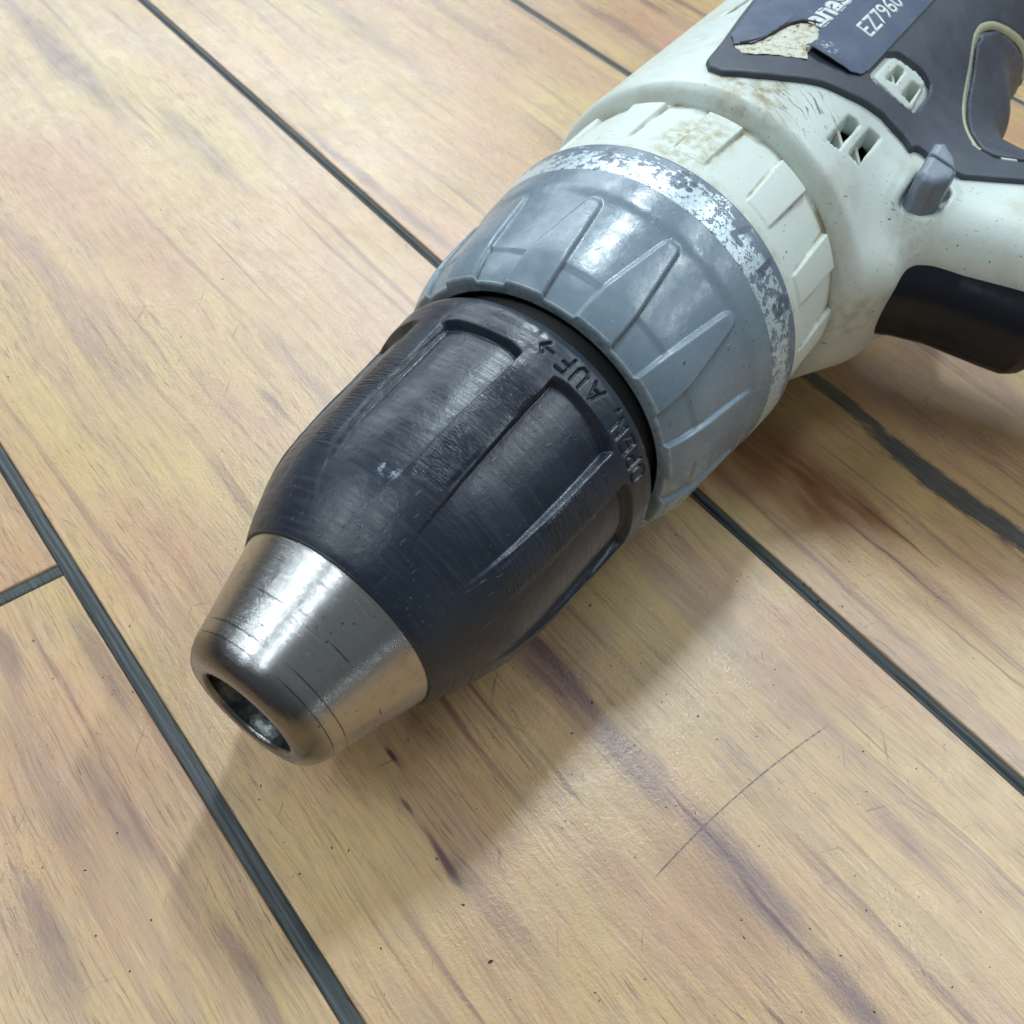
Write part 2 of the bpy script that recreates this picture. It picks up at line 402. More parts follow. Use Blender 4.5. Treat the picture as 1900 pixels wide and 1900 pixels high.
def mat_rubber(name="slate_rubber", a=(0.060, 0.070, 0.092), b=(0.082, 0.093, 0.116), rough=(.42, .6)):
    t = NT(name); P = t.objc()
    c = t.mix(t.mr(t.noise(P, .15, 3), .35, .7), a, b)
    scr = t.fine_scratches(P, .735, freq=2.2)
    c = t.mix(t.math('MULTIPLY', scr, .35), c, (.2, .21, .23))
    sp = t.math('MULTIPLY', t.mr(t.noise(P, 1.3, 2), .71, .74), t.mr(t.noise(P, .2, 2), .5, .56)); c = t.mix(sp, c, (.02, .02, .02))
    n = t.bump(t.noise(P, 6, 2, .6), .00003, .7); n = t.bump(t.noise(P, .4, 3), .00015, .5, n)
    return t.out(c, t.mr(t.noise(P, .5, 3), .3, .7, *rough), 0., n, .45)
def mat_sticker():
    t = NT("blue_grey_name_film"); P = t.objc()
    c = t.mix(t.mr(t.noise(P, .2, 3), .35, .7), (0.095, 0.120, 0.185), (0.125, 0.150, 0.215))
    scr = t.fine_scratches(P, .70, freq=2.6)
    d = t.vm('LENGTH', t.scale(t.add(P, (-118.5, 6.2, -31)), (1/2.2, 1/2.6, 1/5)))
    scuff = t.math('MULTIPLY', t.mr(d, 1.1, .4), t.mr(t.noise(P, 1.6, 4, .7), .54, .60))
    c = t.mix(t.math('MAXIMUM', t.math('MULTIPLY', scr, .25), scuff), c, (.6, .64, .7))
    return t.out(c, .34, 0., t.bump(t.noise(P, .35, 3), .0002, .5))
def mat_plain(name, c, rough=.5, metal=0., bscale=1.2, bd=.00005, var=.12):
    t = NT(name); P = t.objc()
    c2 = tuple(x*(1-var) for x in c)
    return t.out(t.mix(t.mr(t.noise(P, .6, 4), .35, .65), c, c2), rough, metal, t.bump(t.noise(P, bscale, 3), bd, .6))
def mat_residue():
    t = NT("glue_stained_plastic"); P = t.objc()
    n1 = t.noise(P, .9, 5, .7)
    c = t.mix(t.mr(n1, .48, .68), (0.68, 0.69, 0.58), (0.42, 0.30, 0.12))
    v = t.add(P, t.scale(t.noisec(P, .5, 2), (3, 3, 3)))
    cr = t.mr(t.noise(t.scale(v, (.4, 2.0, 1)), 1, 3), .64, .67); c = t.mix(cr, c, (.16, .11, .05))
    return t.out(c, .6, 0., t.bump(n1, .0003, .8))

# ---- floor: worn printed wood planks; coordinates are (along seam, across) in mm of the floor frame
TH = R(45.589)
floor_e = bpy.data.objects.new("floor_frame_tmp", None)
def mat_floor(ref):
    t = NT("worn_wood_plank"); U = t.objc(ref)
    rnd = t.n("ShaderNodeObjectInfo").outputs["Random"]
    off = t.n("ShaderNodeCombineXYZ"); t.put(off.inputs[0], t.math('MULTIPLY', rnd, 900.0)); t.put(off.inputs[1], t.math('MULTIPLY', rnd, 310.0))
    Q = t.add(U, off.outputs[0])
    warp = t.scale(t.add(t.noisec(t.scale(Q, (.012, .05, 1)), 1, 3), (-.5, -.5, -.5)), (0, 9, 0))
    W = t.add(Q, warp)
    big = t.noise(t.scale(W, (.010, .045, 1)), 1, 4, .55)
    mid = t.noise(t.scale(W, (.016, .16, 1)), 1, 5, .6)
    cloud = t.noise(t.scale(Q, (.022, .03, 1)), 1, 4, .6)
    c = t.mix(t.mr(big, .36, .64, 0, 1), (0.65, 0.43, 0.185), (0.61, 0.365, 0.20))
    c = t.mix(t.mr(cloud, .40, .66, 0, .75), c, (0.58, 0.41, 0.155))
    c = t.mix(t.mr(mid, .54, .74, 0, .60), c, (0.37, 0.22, 0.165))
    soft = t.noise(t.scale(W, (.008, .085, 1)), 1, 4, .55)
    c = t.mix(t.mr(soft, .53, .68, 0, .7), c, (0.34, 0.205, 0.155))
    lng = t.noise(t.scale(W, (.0055, .34, 1)), 1, 4, .6)
    c = t.mix(t.math('MULTIPLY', t.mr(lng, .545, .65, 0, .9), t.mr(t.noise(t.scale(Q, (.02, .05, 1)), 1, 2), .4, .6, .15, 1)), c, (0.24, 0.115, 0.085))
    c = t.mix(t.mr(t.noise(t.scale(Q, (.010, .028, 1)), 1, 3), .48, .66, 0, .8), c, (0.53, 0.27, 0.15))
    # fine grain
    gr = t.noise(t.scale(W, (.06, 1.3, 1)), 1, 5, .62)
    c = t.mix(t.mr(gr, .50, .72, 0, .42), c, (0.32, 0.185, 0.105))
    reg = t.mr(t.noise(t.scale(Q, (.03, .07, 1)), 1, 3, .6), .36, .60, .25, 1)
    gr2 = t.math('MULTIPLY', t.mr(t.noise(t.scale(W, (.16, 4.2, 1)), 1, 3, .6), .55, .64), reg)
    c = t.mix(t.math('MULTIPLY', gr2, .70), c, (0.16, 0.095, 0.065))
    gr4 = t.math('MULTIPLY', t.mr(t.noise(t.scale(W, (.05, 2.2, 1)), 1, 4, .6), .555, .65), reg)
    c = t.mix(t.math('MULTIPLY', gr4, .5), c, (0.22, 0.12, 0.085))
    gr3 = t.noise(t.scale(W, (.12, 1.7, 1)), 1, 4, .65)
    c = t.mix(t.mr(gr3, .56, .72, 0, .42), c, (0.72, 0.56, 0.37))
    mot = t.noise(t.scale(U, (.22, .30, 1)), 1, 5, .68)
    c = t.mix(t.mr(mot, .50, .72, 0, .4), c, (0.36, 0.24, 0.15))
    # individual streaks and knots: centre u,v, half length, half width, strength
    jit = t.scale(t.add(t.noisec(t.scale(U, (.05, .12, 1)), 1, 3), (-.5, -.5, -.5)), (6, 4.0, 0)); UJ = t.add(U, jit)
    def ell(u, v, lu, lv, src=UJ):
        d = t.vm('LENGTH', t.scale(t.add(src, (-u, -v, 0)), (1/lu, 1/lv, 0)))
        return t.mr(d, 1.0, .25, 0, 1, True)
    def group(items, src=UJ):
        acc = None
        for (u, v, lu, lv, k) in items:
            e = t.math('MULTIPLY', ell(u, v, lu, lv, src), k); acc = e if acc is None else t.math('MAXIMUM', acc, e)
        return acc
    purple = group([(42, 58, 18, 4.93, 0.85), (24, 57.6, 16, 4.35, 0.7), (2, 58.6, 18, 5.22, 0.9), (-18, 58.4, 16, 3.77, 0.85), (62, 57, 18, 4.35, 0.6),
                    (262, 71, 52, 6.525, 0.75), (205, 82, 34, 4.35, 0.55), (178, 108.2, 34, 2.61, 0.7), (150, 109.2, 20, 2.03, 0.6),
                    (96, -8.3, 10, 2.175, 0.7), (52, -18.5, 15, 2.9, 0.65), (30, -1.6, 20, 2.03, 0.6), (62, -4.8, 14, 2.61, 0.55), (86, 2.4, 16, 2.9, 0.6),
                    (200, 222, 40, 4.35, 0.55), (60, 36, 22, 3.19, 0.4), (20, 28, 14, 2.32, 0.4), (118, 52, 9, 1.305, 0.7), (88, 45, 10, 1.16, 0.45),
                    (-10, 82, 12, 2.9, 0.45), (150, 160, 40, 4.35, 0.5), (240, 150, 40, 5.8, 0.4), (230, 180, 50, 4.35, 0.45), (60, 112, 22, 2.32, 0.55)])
    pm = t.mr(t.noise(t.scale(UJ, (.07, .9, 1)), 1, 5, .6), .30, .56, .40, 1)
    c = t.mix(t.math('MULTIPLY', purple, pm), c, (0.165, 0.088, 0.09))
    red = group([(50, 122, 34, 13, 1), (38, 127, 20, 6, .9), (14, 121, 22, 5, .5), (60, 112, 22, 8, .8), (6, 53, 22, 5, .35), (57, 104, 10, 5, .6), (80, 130, 14, 8, .7)])
    c = t.mix(t.math('MULTIPLY', red, t.mr(t.noise(t.scale(UJ, (.06, .35, 1)), 1, 4), .30, .60, .45, 1)), c, (0.26, 0.10, 0.035))
    knots = group([(28, 128, 16, .5, .8), (22, 122.5, 20, .45, .8), (46, 124, 5, 1.6, .5), (0, 119, 18, .4, .6), (45, 30.2, 2.6, .8, 1), (30, 27.0, 6.5, 1.0, 1), (38.5, 26.6, 2.0, .6, .8), (-14, 49, 5, .6, .8), (27, 47, 5, .6, .6), (12, 58.6, 9, .45, .7), (-4, 58.0, 11, .5, .8)])
    c = t.mix(knots, c, (0.12, 0.055, 0.045))
    grey = group([(24, 146.6, 36, 4.4, 1), (56, 148.2, 20, 3.0, 1), (-6, 148, 22, 4.0, .8)])
    gm = t.mr(t.math('ADD', grey, t.math('MULTIPLY', t.math('SUBTRACT', t.noise(t.scale(U, (.22, 1.6, 1)), 1, 5, .7), .5), 1.7)), .20, .55)
    c = t.mix(t.math('MULTIPLY', gm, t.mr(grey, 0.02, .1)), c, t.mix(t.mr(gr3, .4, .62), (0.048, 0.050, 0.054), (0.115, 0.108, 0.10)))
    # scratches
    wv = t.add(U, t.scale(t.noisec(t.scale(U, (.02, .02, 1)), 1, 2), (0, 0, 0)))
    curve = t.n("ShaderNodeSeparateXYZ"); t.put(curve.inputs[0], U)
    du = t.math('SUBTRACT', curve.outputs[0], t.math('MULTIPLY_ADD', t.math('POWER', t.math('ABSOLUTE', t.math('SUBTRACT', curve.outputs[1], 66)), 2.0), -.0028, 10.5))
    long_ = t.math('MULTIPLY', t.mr(t.math('ABSOLUTE', du), .17, .07), t.mr(t.math('ABSOLUTE', t.math('SUBTRACT', curve.outputs[1], 67.5)), 19.5, 17.5))
    long_ = t.math('MULTIPLY', long_, t.mr(t.noise(U, 1.2, 2), .35, .5, .35, 1))
    s2 = group([(160, 66.6, 30, .22, .8), (4, 90.6, 9, .20, .7), (30, 75, 7, .14, .7)], U)
    fs = t.fine_scratches(U, .70, freq=1.5, length=.06, angles=((.3, 'Z_AXIS'), (1.25, 'Z_AXIS'), (2.4, 'Z_AXIS')))
    sp = t.math('MULTIPLY', t.mr(t.noise(U, .9, 2, .5), .75, .77), .6)
    dk = t.math('MAXIMUM', t.math('MAXIMUM', long_, s2), t.math('MAXIMUM', t.math('MULTIPLY', fs, .5), sp))
    c = t.mix(t.math('MULTIPLY', dk, .92), c, (0.05, 0.033, 0.028))
    # surface: satin coat with wear
    sc1 = t.noise(t.scale(U, (.03, .03, 1)), 1, 5, .65)
    rough = t.math('ADD', t.mr(sc1, .35, .65, .24, .36), t.mr(mot, .45, .7, 0, .10))
    n = t.bump(gr, .00005, .35); n = t.bump(t.noise(t.scale(U, (.16, .16, 1)), 1, 4, .6), .00030, .35, n); n = t.bump(t.noise(U, 1.6, 4, .7), .00012, .6, n); n = t.bump(gr2, .00006, -.6, n); n = t.bump(dk, .00008, -.6, n)
    return t.out(c, rough, 0., n, .95)
def mat_seam(ref):
    t = NT("dark_seam_filler"); U = t.objc(ref)
    g = t.noise(t.scale(U, (.05, 2.2, 1)), 1, 4, .6)
    c = t.mix(t.mr(g, .4, .65), (0.026, 0.032, 0.034), (0.078, 0.09, 0.09))
    c = t.mix(t.mr(t.noise(t.scale(U, (.1, 1.5, 1)), 1, 3), .62, .68, 0, .8), c, (.012, .013, .015))
    return t.out(c, .45, 0., t.bump(g, .00025, .6), .4)
# ------------------------------------------------------------------ floor
U_AX = Vector((-math.sin(TH), math.cos(TH), 0)); V_AX = Vector((math.cos(TH), math.sin(TH), 0))
Mfloor = Matrix(((U_AX.x, -V_AX.x, 0, 0), (U_AX.y, -V_AX.y, 0, 0), (0, 0, 1, 0), (0, 0, 0, 1)))   # floor frame: x along the seams, y = -across
bpy.data.objects.remove(floor_e)
def box_bm(bm, x0, x1, y0, y1, z0, z1, bev=0.0):
    ret = bmesh.ops.create_cube(bm, size=1.0, matrix=Matrix.Translation(((x0+x1)/2, (y0+y1)/2, (z0+z1)/2)) @ Matrix.Diagonal((x1-x0, y1-y0, z1-z0, 1)))
    if bev:
        es = [e for e in {e for v in ret["verts"] for e in v.link_edges} if all(abs(v.co.z-z1) < 1e-9 for v in e.verts)]
        bmesh.ops.bevel(bm, geom=es, offset=bev, segments=2, affect='EDGES', profile=.5)
bm = bmesh.new(); box_bm(bm, -.9, .9, -.9, .9, -.009, -.0022); me = bpy.data.meshes.new("floor"); bm.to_mesh(me); bm.free()
floor = bpy.data.objects.new("floor", me); col.objects.link(floor); floor.matrix_world = Mfloor
tagk(floor, "structure"); floor["label"] = "worn printed wood plank floor with dark filled seams"
M_FLOOR = None
# the material wants (u, v) with v = +across, so a reference empty is not needed: mirror through the mapping node
def mirror_y(t, vec): return t.scale(vec, (1, -1, 1))
_objc = NT.objc
def objc_floor(s, obj=None):
    v = _objc(s, obj)
    return s.scale(v, (1, -1, 1)) if obj else v
NT.objc = objc_floor
M_FLOOR = mat_floor(floor); M_SEAM = mat_seam(floor)
me.materials.append(M_SEAM)
seams = [-286.4, -188.9, -91.3, 5.9, 103.9, 203.6, 300.8, 398.4, 495.8, 593.0]
joints = {2: [104.9, -505.0], 3: [-420.0, 560], 4: [-260.0], 5: [-395.0, 420], 6: [-130.0, 610], 1: [-240, 330], 0: [60], 7: [520, -60], 8: [200]}
HW = 1.22
for k in range(len(seams)-1):
    cuts = [-800]+sorted(joints.get(k, []))+[800]
    for a, b in zip(cuts[:-1], cuts[1:]):
        cx_, cy_ = (a+b)/2, (seams[k]+seams[k+1])/2
        hx, hy = (b-a)/2-HW, (seams[k+1]-seams[k])/2-HW
        bm = bmesh.new(); box_bm(bm, -hx*MM, hx*MM, -hy*MM, hy*MM, -.0021, 0, .00035)
        me = bpy.data.meshes.new("plank"); bm.to_mesh(me); bm.free()
        o = link("plank", me, M_FLOOR, floor, smooth=False); o.location = (cx_*MM, -cy_*MM, 0)
def PROF(j0, j1, crack):
    if not crack: return ((0, j0, -.9), (.12, j0, -.22), (.4, 0, -.28), (.5, 0, -.30), (.6, 0, -.28), (.88, j1, -.22), (1, j1, -.9))
    return ((0, j0, -.9), (.10, j0, -.2), (.30, j1*.5, -.22), (.345, j1*.5, -1.3), (.39, j1*.5, -.16), (.88, j1, -.12), (1, j1, -.9))
def strip(x0, x1, y0, y1, lift, crack=False):
    """flat seam filler, slightly sunk, with an uneven edge"""
    along = (x1-x0) > (y1-y0); L = (x1-x0) if along else (y1-y0); n = max(8, int(L/2.5)); V = []; F = []
    for i in range(n+1):
        f = i/n
        j0 = (mnoise.noise(Vector((f*L*.35, y0+x0, 1.0)))+.5*mnoise.noise(Vector((f*L*1.1, y0+x0, 5.0))))*.16
        j1 = (mnoise.noise(Vector((f*L*.33, y0+x0, 9.0)))+.5*mnoise.noise(Vector((f*L*1.2, y0+x0, 3.0))))*.16
        for q, (e, j, z) in enumerate(PROF(j0, j1, crack)):
            if along: V.append((x0+f*L, y0+(y1-y0)*e+j, z+lift))
            else: V.append((x0+(x1-x0)*e+j, y0+f*L, z+lift))
    for i in range(n):
        for q in range(6):
            a = i*7+q; F.append((a, a+7, a+8, a+1) if along else (a, a+1, a+8, a+7))
    V = np.array(V); V[:, 1] *= -1
    me = mesh_np("seam_strip", V, np.array(F)[:, ::-1]); return link("seam_strip", me, M_SEAM, floor)
for k, v in enumerate(seams): strip(-800, 800, v-1.36, v+1.36, 0, k in (4, 6))
for k, us in joints.items():
    for u in us: strip(u-1.3, u+1.3, seams[k]+1.3, seams[k+1]-1.3, -0.02)
# crumbs of grit lying on the planks
bm = bmesh.new()
for i in range(420):
    u = rng.uniform(-60, 260); v = rng.uniform(-60, 330)
    if i < 280: u = rng.uniform(-35, 95); v = rng.uniform(-25, 110)
    r = rng.uniform(.05, .15) * (1 if rng.random() < .9 else 1.6)
    ret = bmesh.ops.create_icosphere(bm, subdivisions=1, radius=r*MM)
    sx_, sy_, an = rng.uniform(.7, 1.9), rng.uniform(.5, 1), rng.uniform(0, 3)
    for w in ret["verts"]:
        c0 = w.co*(1+rng.uniform(-.3, .3)); x, y = c0.x*sx_, c0.y*sy_
        w.co = Vector((x*math.cos(an)-y*math.sin(an)+u*MM, x*math.sin(an)+y*math.cos(an)-v*MM, c0.z*.6+r*.4*MM))
me = bpy.data.meshes.new("grit"); bm.to_mesh(me); bm.free()
grit = link("grit", me, mat_plain("dark_grit", (.045, .032, .025), .8), None, False); grit.matrix_world = Mfloor
tagk(grit, "stuff"); grit["label"] = "tiny dark crumbs of grit scattered over the planks"

# ------------------------------------------------------------------ the drill
AZ, EL = R(61.623), R(2.225)
X_ = Vector((math.cos(EL)*math.cos(AZ), math.cos(EL)*math.sin(AZ), math.sin(EL))); Y_ = Vector((-math.sin(AZ), math.cos(AZ), 0)); Z_ = X_.cross(Y_)
P0 = Vector((-20.517, 59.439, 26.16))*MM
drill = bpy.data.objects.new("power_drill", None); col.objects.link(drill)
drill.matrix_world = Matrix(((X_.x, Y_.x, Z_.x, P0.x), (X_.y, Y_.y, Z_.y, P0.y), (X_.z, Y_.z, Z_.z, P0.z), (0, 0, 0, 1)))
drill["label"] = "cream and blue-grey cordless drill lying on its side with a black keyless chuck"; drill["category"] = "power drill"

M_METAL = mat_metal(); M_SLEEVE = mat_sleeve(); M_CLUTCH = mat_clutch(); M_WHITE = mat_white(); M_RING = mat_white_ring()
M_RUB = mat_rubber(); M_STK = mat_sticker(); M_SCALE = mat_scale(); M_BORE = mat_bore()
M_BLACK = mat_plain("matt_black_plastic", (.008, .009, .011), .6)
M_TRIG = mat_plain("black_trigger_plastic", (.010, .011, .016), .27, 0, .5, .00008)
M_TRIG.node_tree.nodes['Principled BSDF'].inputs['Specular IOR Level'].default_value = .35
M_LEVER = mat_plain("grey_lever_plastic", (.20, .235, .29), .42)
M_BEAD = mat_plain("cream_bead_plastic", (.50, .50, .33), .5)
M_CREAM = mat_plain("cream_plastic_piece", (.58, .62, .55), .5)
M_PRINT = mat_plain("white_print", (.78, .80, .80), .5)
M_CAN = mat_plain("dark_brown_motor_can", (.075, .05, .028), .7)  # dark brown can behind the vents

# nose cone: turned steel
nose = [(-9, 5.9), (-12.6, 6.2), (-12.9, 6.25), (-13.3, 6.7), (-15.4, 6.75), (-15.9, 6.9), (-16.05, 7.2), (-16.05, 8.3), (-15.85, 9.05), (-15.4, 9.7), (-14.6, 10.35), (-13.5, 10.95), (-12, 11.45), (0.2, 15.25), (0.6, 15.2), (0.7, 14.6)]
dn = []
for a, b in zip(nose[:-1], nose[1:]):
    k = max(1, int(math.hypot(b[0]-a[0], b[1]-a[1])/.5)); dn += [(a[0]+(b[0]-a[0])*i/k, a[1]+(b[1]-a[1])*i/k) for i in range(k)]
dn.append(nose[-1])
nz = link("steel_nose", lathe("steel_nose", dn), M_METAL, drill)
link("bore_lining", lathe("bore_lining", [(-15.4, 6.70), (-13.4, 6.6), (-13.1, 6.15), (-11.6, 6.1), (-11.5, 5.3), (-9.8, 5.2), (-9.7, 5.75), (-6, 5.7), (-4, 5.0), (8, 4.8), (8, .2)]), M_BORE, nz)
for k in range(3):   # the three jaws deep inside the bore
    bm = bmesh.new(); a = R(40+120*k)
    ret = bmesh.ops.create_cone(bm, cap_ends=True, segments=20, radius1=2.3*MM, radius2=2.0*MM, depth=14*MM,
        matrix=Matrix.Translation((0, -3.6*math.sin(a)*MM, 3.6*math.cos(a)*MM)) @ Matrix.Rotation(R(90), 4, 'Y'))
    me = bpy.data.meshes.new("jaw"); bm.to_mesh(me); bm.free(); link("jaw", me, M_BORE, nz)

# sleeve: eight shallow pockets, engraved lettering on the rear band
SB = [(0, 15.55), (.6, 15.95), (2.5, 16.95), (5, 18.1), (8, 19.35), (11.5, 20.5), (16, 21.35), (21, 21.95), (26, 22.35), (31, 22.75), (35, 23.05), (38, 23.35), (40.2, 23.45), (41.0, 23.2)]
TXT = text_segs([('O', 65.6), ('P', 59.8), ('E', 53.8), ('N', 47.4), (',', 42.4), ('A', 33.2), ('U', 26.2), ('F', 19.8), ('>', 12.6)], 23.4, 39.4, 2.75, 1.85)
def sleeve_r(s, p):
    r = sm_interp(s, SB)
    k = np.round((p-36)/45.0); dp = np.abs(p-36-45*k)
    hw = interp(s, [(5, 10), (8, 12.8), (17, 14.6), (35, 15.8), (41, 16)])
    seed = 0.10*np.sin(k*2.3+s*.3)+.05*np.sin(s*1.3+k)
    m = smoothstep(hw+.55+seed, hw-.75+seed, dp)
    corner = np.clip((dp-11)*.10, 0, 1)
    m = m*smoothstep(36.1-corner, 35.3-corner, s)
    depth = interp(s, [(5, 0), (8, .12), (12, .45), (20, .95), (28, 1.25), (35.5, 1.5), (41, 1.5)])
    r = r-depth*m
    # pockets are a touch fuller along the middle
    r = r+m*depth*.22*np.cos(np.clip(dp/16, 0, 1)*1.57)
    d = strokes_dist_w(s, p)
    r = r-.42*smoothstep(.26, .12, d)
    # knife-worn ridge edges
    r = r-.06*np.clip(np.sin(s*1.1+k*4)*np.sin(s*.7+k), 0, 1)*np.exp(-((dp-hw-1)/1.2)**2)
    return r
def strokes_dist_w(s, p):
    d = np.full(s.shape, 9.0); m = (s > 35.5) & (s < 40.6) & (p > 4) & (p < 75)
    d[m] = strokes_dist(s[m], np.radians(p[m])*23.4, TXT); return d
Sg = np.unique(np.round(np.concatenate([np.arange(0, 35, .35), np.arange(35, 41.01, .12), [41.0]]), 3))
Pg = np.concatenate([np.arange(-180, 4, .6), np.arange(4, 76, .28), np.arange(76, 180.01, .6)]); Pg[-1] = 180
def cut_attr(s, p):
    k = np.round((p-13.5)/45.0); dp = np.abs(p-13.5-45*k)
    return smoothstep(7.2, 4.8, dp)*smoothstep(10, 15, s)*smoothstep(34.5, 30, s)*(.25+.75*smoothstep(-.6, .5, np.sin(k*3.1+s*.45)))
slv = link("chuck_sleeve", revolve("chuck_sleeve", Sg, Pg, sleeve_r, {"cut": cut_attr}), M_SLEEVE, drill)
link("sleeve_lip", lathe("sleeve_lip", [(.55, 15.0), (-.05, 15.3), (-.05, 15.55), (.05, 15.62), (.3, 15.7)]), M_SLEEVE, slv)
link("sleeve_back", lathe("sleeve_back", [(41.0, 23.2), (41.25, 22.7), (41.3, 21.9), (41.3, 18)]), M_SLEEVE, slv)
link("gap_collar", lathe("gap_collar", [(41.0, 19.5), (41.2, 20.8), (47.5, 20.8)]), M_BLACK, drill)

# clutch ring
CB = [(45.0, 24.35), (46, 24.85), (50, 26.15), (56, 26.95), (62, 27.55), (67, 28.1), (70, 28.4), (76.5, 29.0)]
def rib(s, p):
    k = np.round((p+8.6)/27.6923); dp = p+8.6-27.6923*k
    hw = interp(s, [(44, 7.6), (50, 6.6), (62.5, 2.6), (64, 1.2)])
    e = np.abs(dp)-hw
    return smoothstep(.8, -.8, e)*smoothstep(64.3, 62.6, s), e, dp
def clutch_r(s, p):
    r = sm_interp(s, CB); m, e, dp = rib(s, p)
    valley = interp(s, [(45, .75), (49.8, .85), (50.6, .62), (60, .55), (64, .35), (66, 0)])
    r = r-valley*(1-m)*smoothstep(66.5, 63, s)
    return r
Sg = np.unique(np.round(np.concatenate([np.arange(45, 50, .3), np.arange(50, 52, .15), np.arange(52, 69.3, .35), [69.3]]), 3)); Pg = np.linspace(-180, 180, 1201)
cl_edge = lambda s, p: np.exp(-((rib(s, p)[1]+.5)/.6)**2)*smoothstep(64, 62, s)*.25
cl_shade = lambda s, p: np.exp(-((rib(s, p)[1]-.45)/.35)**2)*smoothstep(64, 62, s)*(rib(s, p)[2] > 0)  # dark line on one rib flank only: shade put into the colour
clu = link("clutch_ring", revolve("clutch_ring", Sg, Pg, clutch_r, {"edge": cl_edge, "groove_or_shade": cl_shade}), M_CLUTCH, drill)
def rim(s, p):    # front face of the clutch ring, outline follows the ribs
    r_out = clutch_r(np.full_like(p, 45.0), p); t = s
    ss = np.where(t < .5, 45.0-.35*np.sin(t/.5*1.57), 44.65+(t-.5)*.5); rr = np.where(t < .5, r_out-.45*(1-np.cos(t/.5*1.57)), r_out-.45-(t-.5)*(r_out-.45-22.0)*2)
    return ss, rr
link("rim_lip", revolve("rim_lip", np.array([0, .1, .2, .3, .4, .5, .75, 1.0]), Pg, rim, {"edge": lambda s, p: s*0+.8, "groove_or_shade": lambda s, p: s*0}), M_CLUTCH, clu)
link("rim_bore", lathe("rim_bore", [(44.9, 22.02), (45.0, 21.7), (46, 21.3), (48, 20.5)]), M_BLACK, clu)
# worn silver scale band round the clutch ring
INK = text_segs([('5', 56), ('7', 31), ('9', 7.5), ('3', -16), ('1', 43)], 28.8, 75.2, 3.1, 2.3)+text_segs([(':', 11.3)], 28.8, 74.6, 2.6, 1.6)
def band_ink(s, p):
    d = np.full(s.shape, 9.0); m = (p > -25) & (p < 70); d[m] = strokes_dist(s[m], np.radians(p[m])*28.8, INK); return smoothstep(.60, .42, d)
Sg = np.concatenate([[69.25], np.arange(69.35, 76.2, .14), [76.35]]); Pg2 = np.concatenate([np.arange(-180, -25, .8), np.arange(-25, 70, .28), np.arange(70, 180.01, .8)]); Pg2[-1] = 180
link("scale_band", revolve("scale_band", Sg, Pg2, lambda s, p: sm_interp(s, CB)+.06-.07*(s < 69.3)-.2*smoothstep(75.9, 76.4, s)**2, {"ink": band_ink}), M_SCALE, clu)
link("band_back", lathe("band_back", [(76.3, 28.85), (76.5, 28.5), (76.5, 26.5)]), M_BLACK, clu)

# cream gear selector ring with raised pads
def tooth(s, p):
    k = np.round((p-3.2)/27.6923); dp = np.abs(p-3.2-27.6923*k); hw = interp(s, [(79, 5.2), (92.5, 6.3)])
    return smoothstep(.45, -.45, dp-hw)*smoothstep(79.6, 80.6, s), dp-hw
def ring_r(s, p):
    r = interp(s, [(76.3, 27.9), (76.9, 28.15), (80, 28.05), (92.0, 27.7), (95.5, 27.6)])
    m, e = tooth(s, p)
    t = m*interp(s, [(79.5, .15), (82, .40), (92.4, .95), (95.5, .95)])
    t = t*smoothstep(93.0, 92.5, s)
    return r+t
Sg = np.unique(np.round(np.concatenate([np.arange(76.2, 79, .3), np.arange(79, 81.2, .15), np.arange(81, 92, .4), np.arange(92, 95.2, .12)]), 3))
rg_edge = lambda s, p: np.exp(-((tooth(s, p)[1]-.5)/.5)**2)*smoothstep(80, 82, s)+smoothstep(92.2, 93.2, s)
link("selector_ring", revolve("selector_ring", Sg, np.linspace(-180, 180, 1081), ring_r, {"edge": rg_edge}), M_RING, drill)

# ---- housing
SLOT = [[(110.4, -15.3), (111.8, -17.3), (102.4, -17.5), (101.2, -15.4)], [(113.2, -18.7), (114.3, -20.7), (105.2, -20.9), (103.9, -18.8)],
        [(126, 16.0), (140, 14.9), (140, 13.5), (128, 14.7)]]
WIN = [[(130.4, -16.0), (131.4, -17.3), (126.6, -17.6), (124.6, -15.9)], [(131.6, -19.2), (133.0, -20.7), (126.8, -21.0), (126.0, -19.2)]]
CLIP = [(129.6, -14.2), (131.4, -15.2), (135.0, -19.6), (135.0, -20.8), (126.2, -21.9), (124.8, -21.4), (121.8, -15.2), (122.4, -14.3)]
HOLE = [(130.0, -13.6), (132.8, -14.8), (136.4, -19.6), (136.4, -21.6), (133.5, -22.4), (125.5, -22.6), (120.6, -15.0), (121.6, -13.6)]
OVER = [(99.5, 3.5), (102.2, -1.1), (105.3, -4.8), (107.6, -7.0), (110.2, -9.7), (112.7, -13.4), (115.3, -16.4), (117.4, -19.3), (118.5, -23.9), (117.6, -27.0), (117.0, -31), (119.4, -34.4),
        (121.7, -37.3), (124.1, -40.8), (126.4, -44.2), (134, -56), (140, -80), (145, -125), (260, -125), (260, 14), (131.2, 12.7), (120.3, 10.8), (111, 9.0), (102.5, 7.8), (100.1, 6.2)]
PAD = [(196, -31.5), (187.7, -28.7), (179.9, -26.2), (171, -22.9), (164.5, -21.6), (160.0, -22.0), (154.4, -24.5), (147, -26.6), (140.6, -28.5), (135.4, -30.6), (130.3, -34.1), (129.5, -37.0), (133.0, -42.1), (138, -50), (142, -60), (150, -80)]
def in_poly(x, y, z, pts): return poly2(x+0*y, y+0*x, pts)+0*z
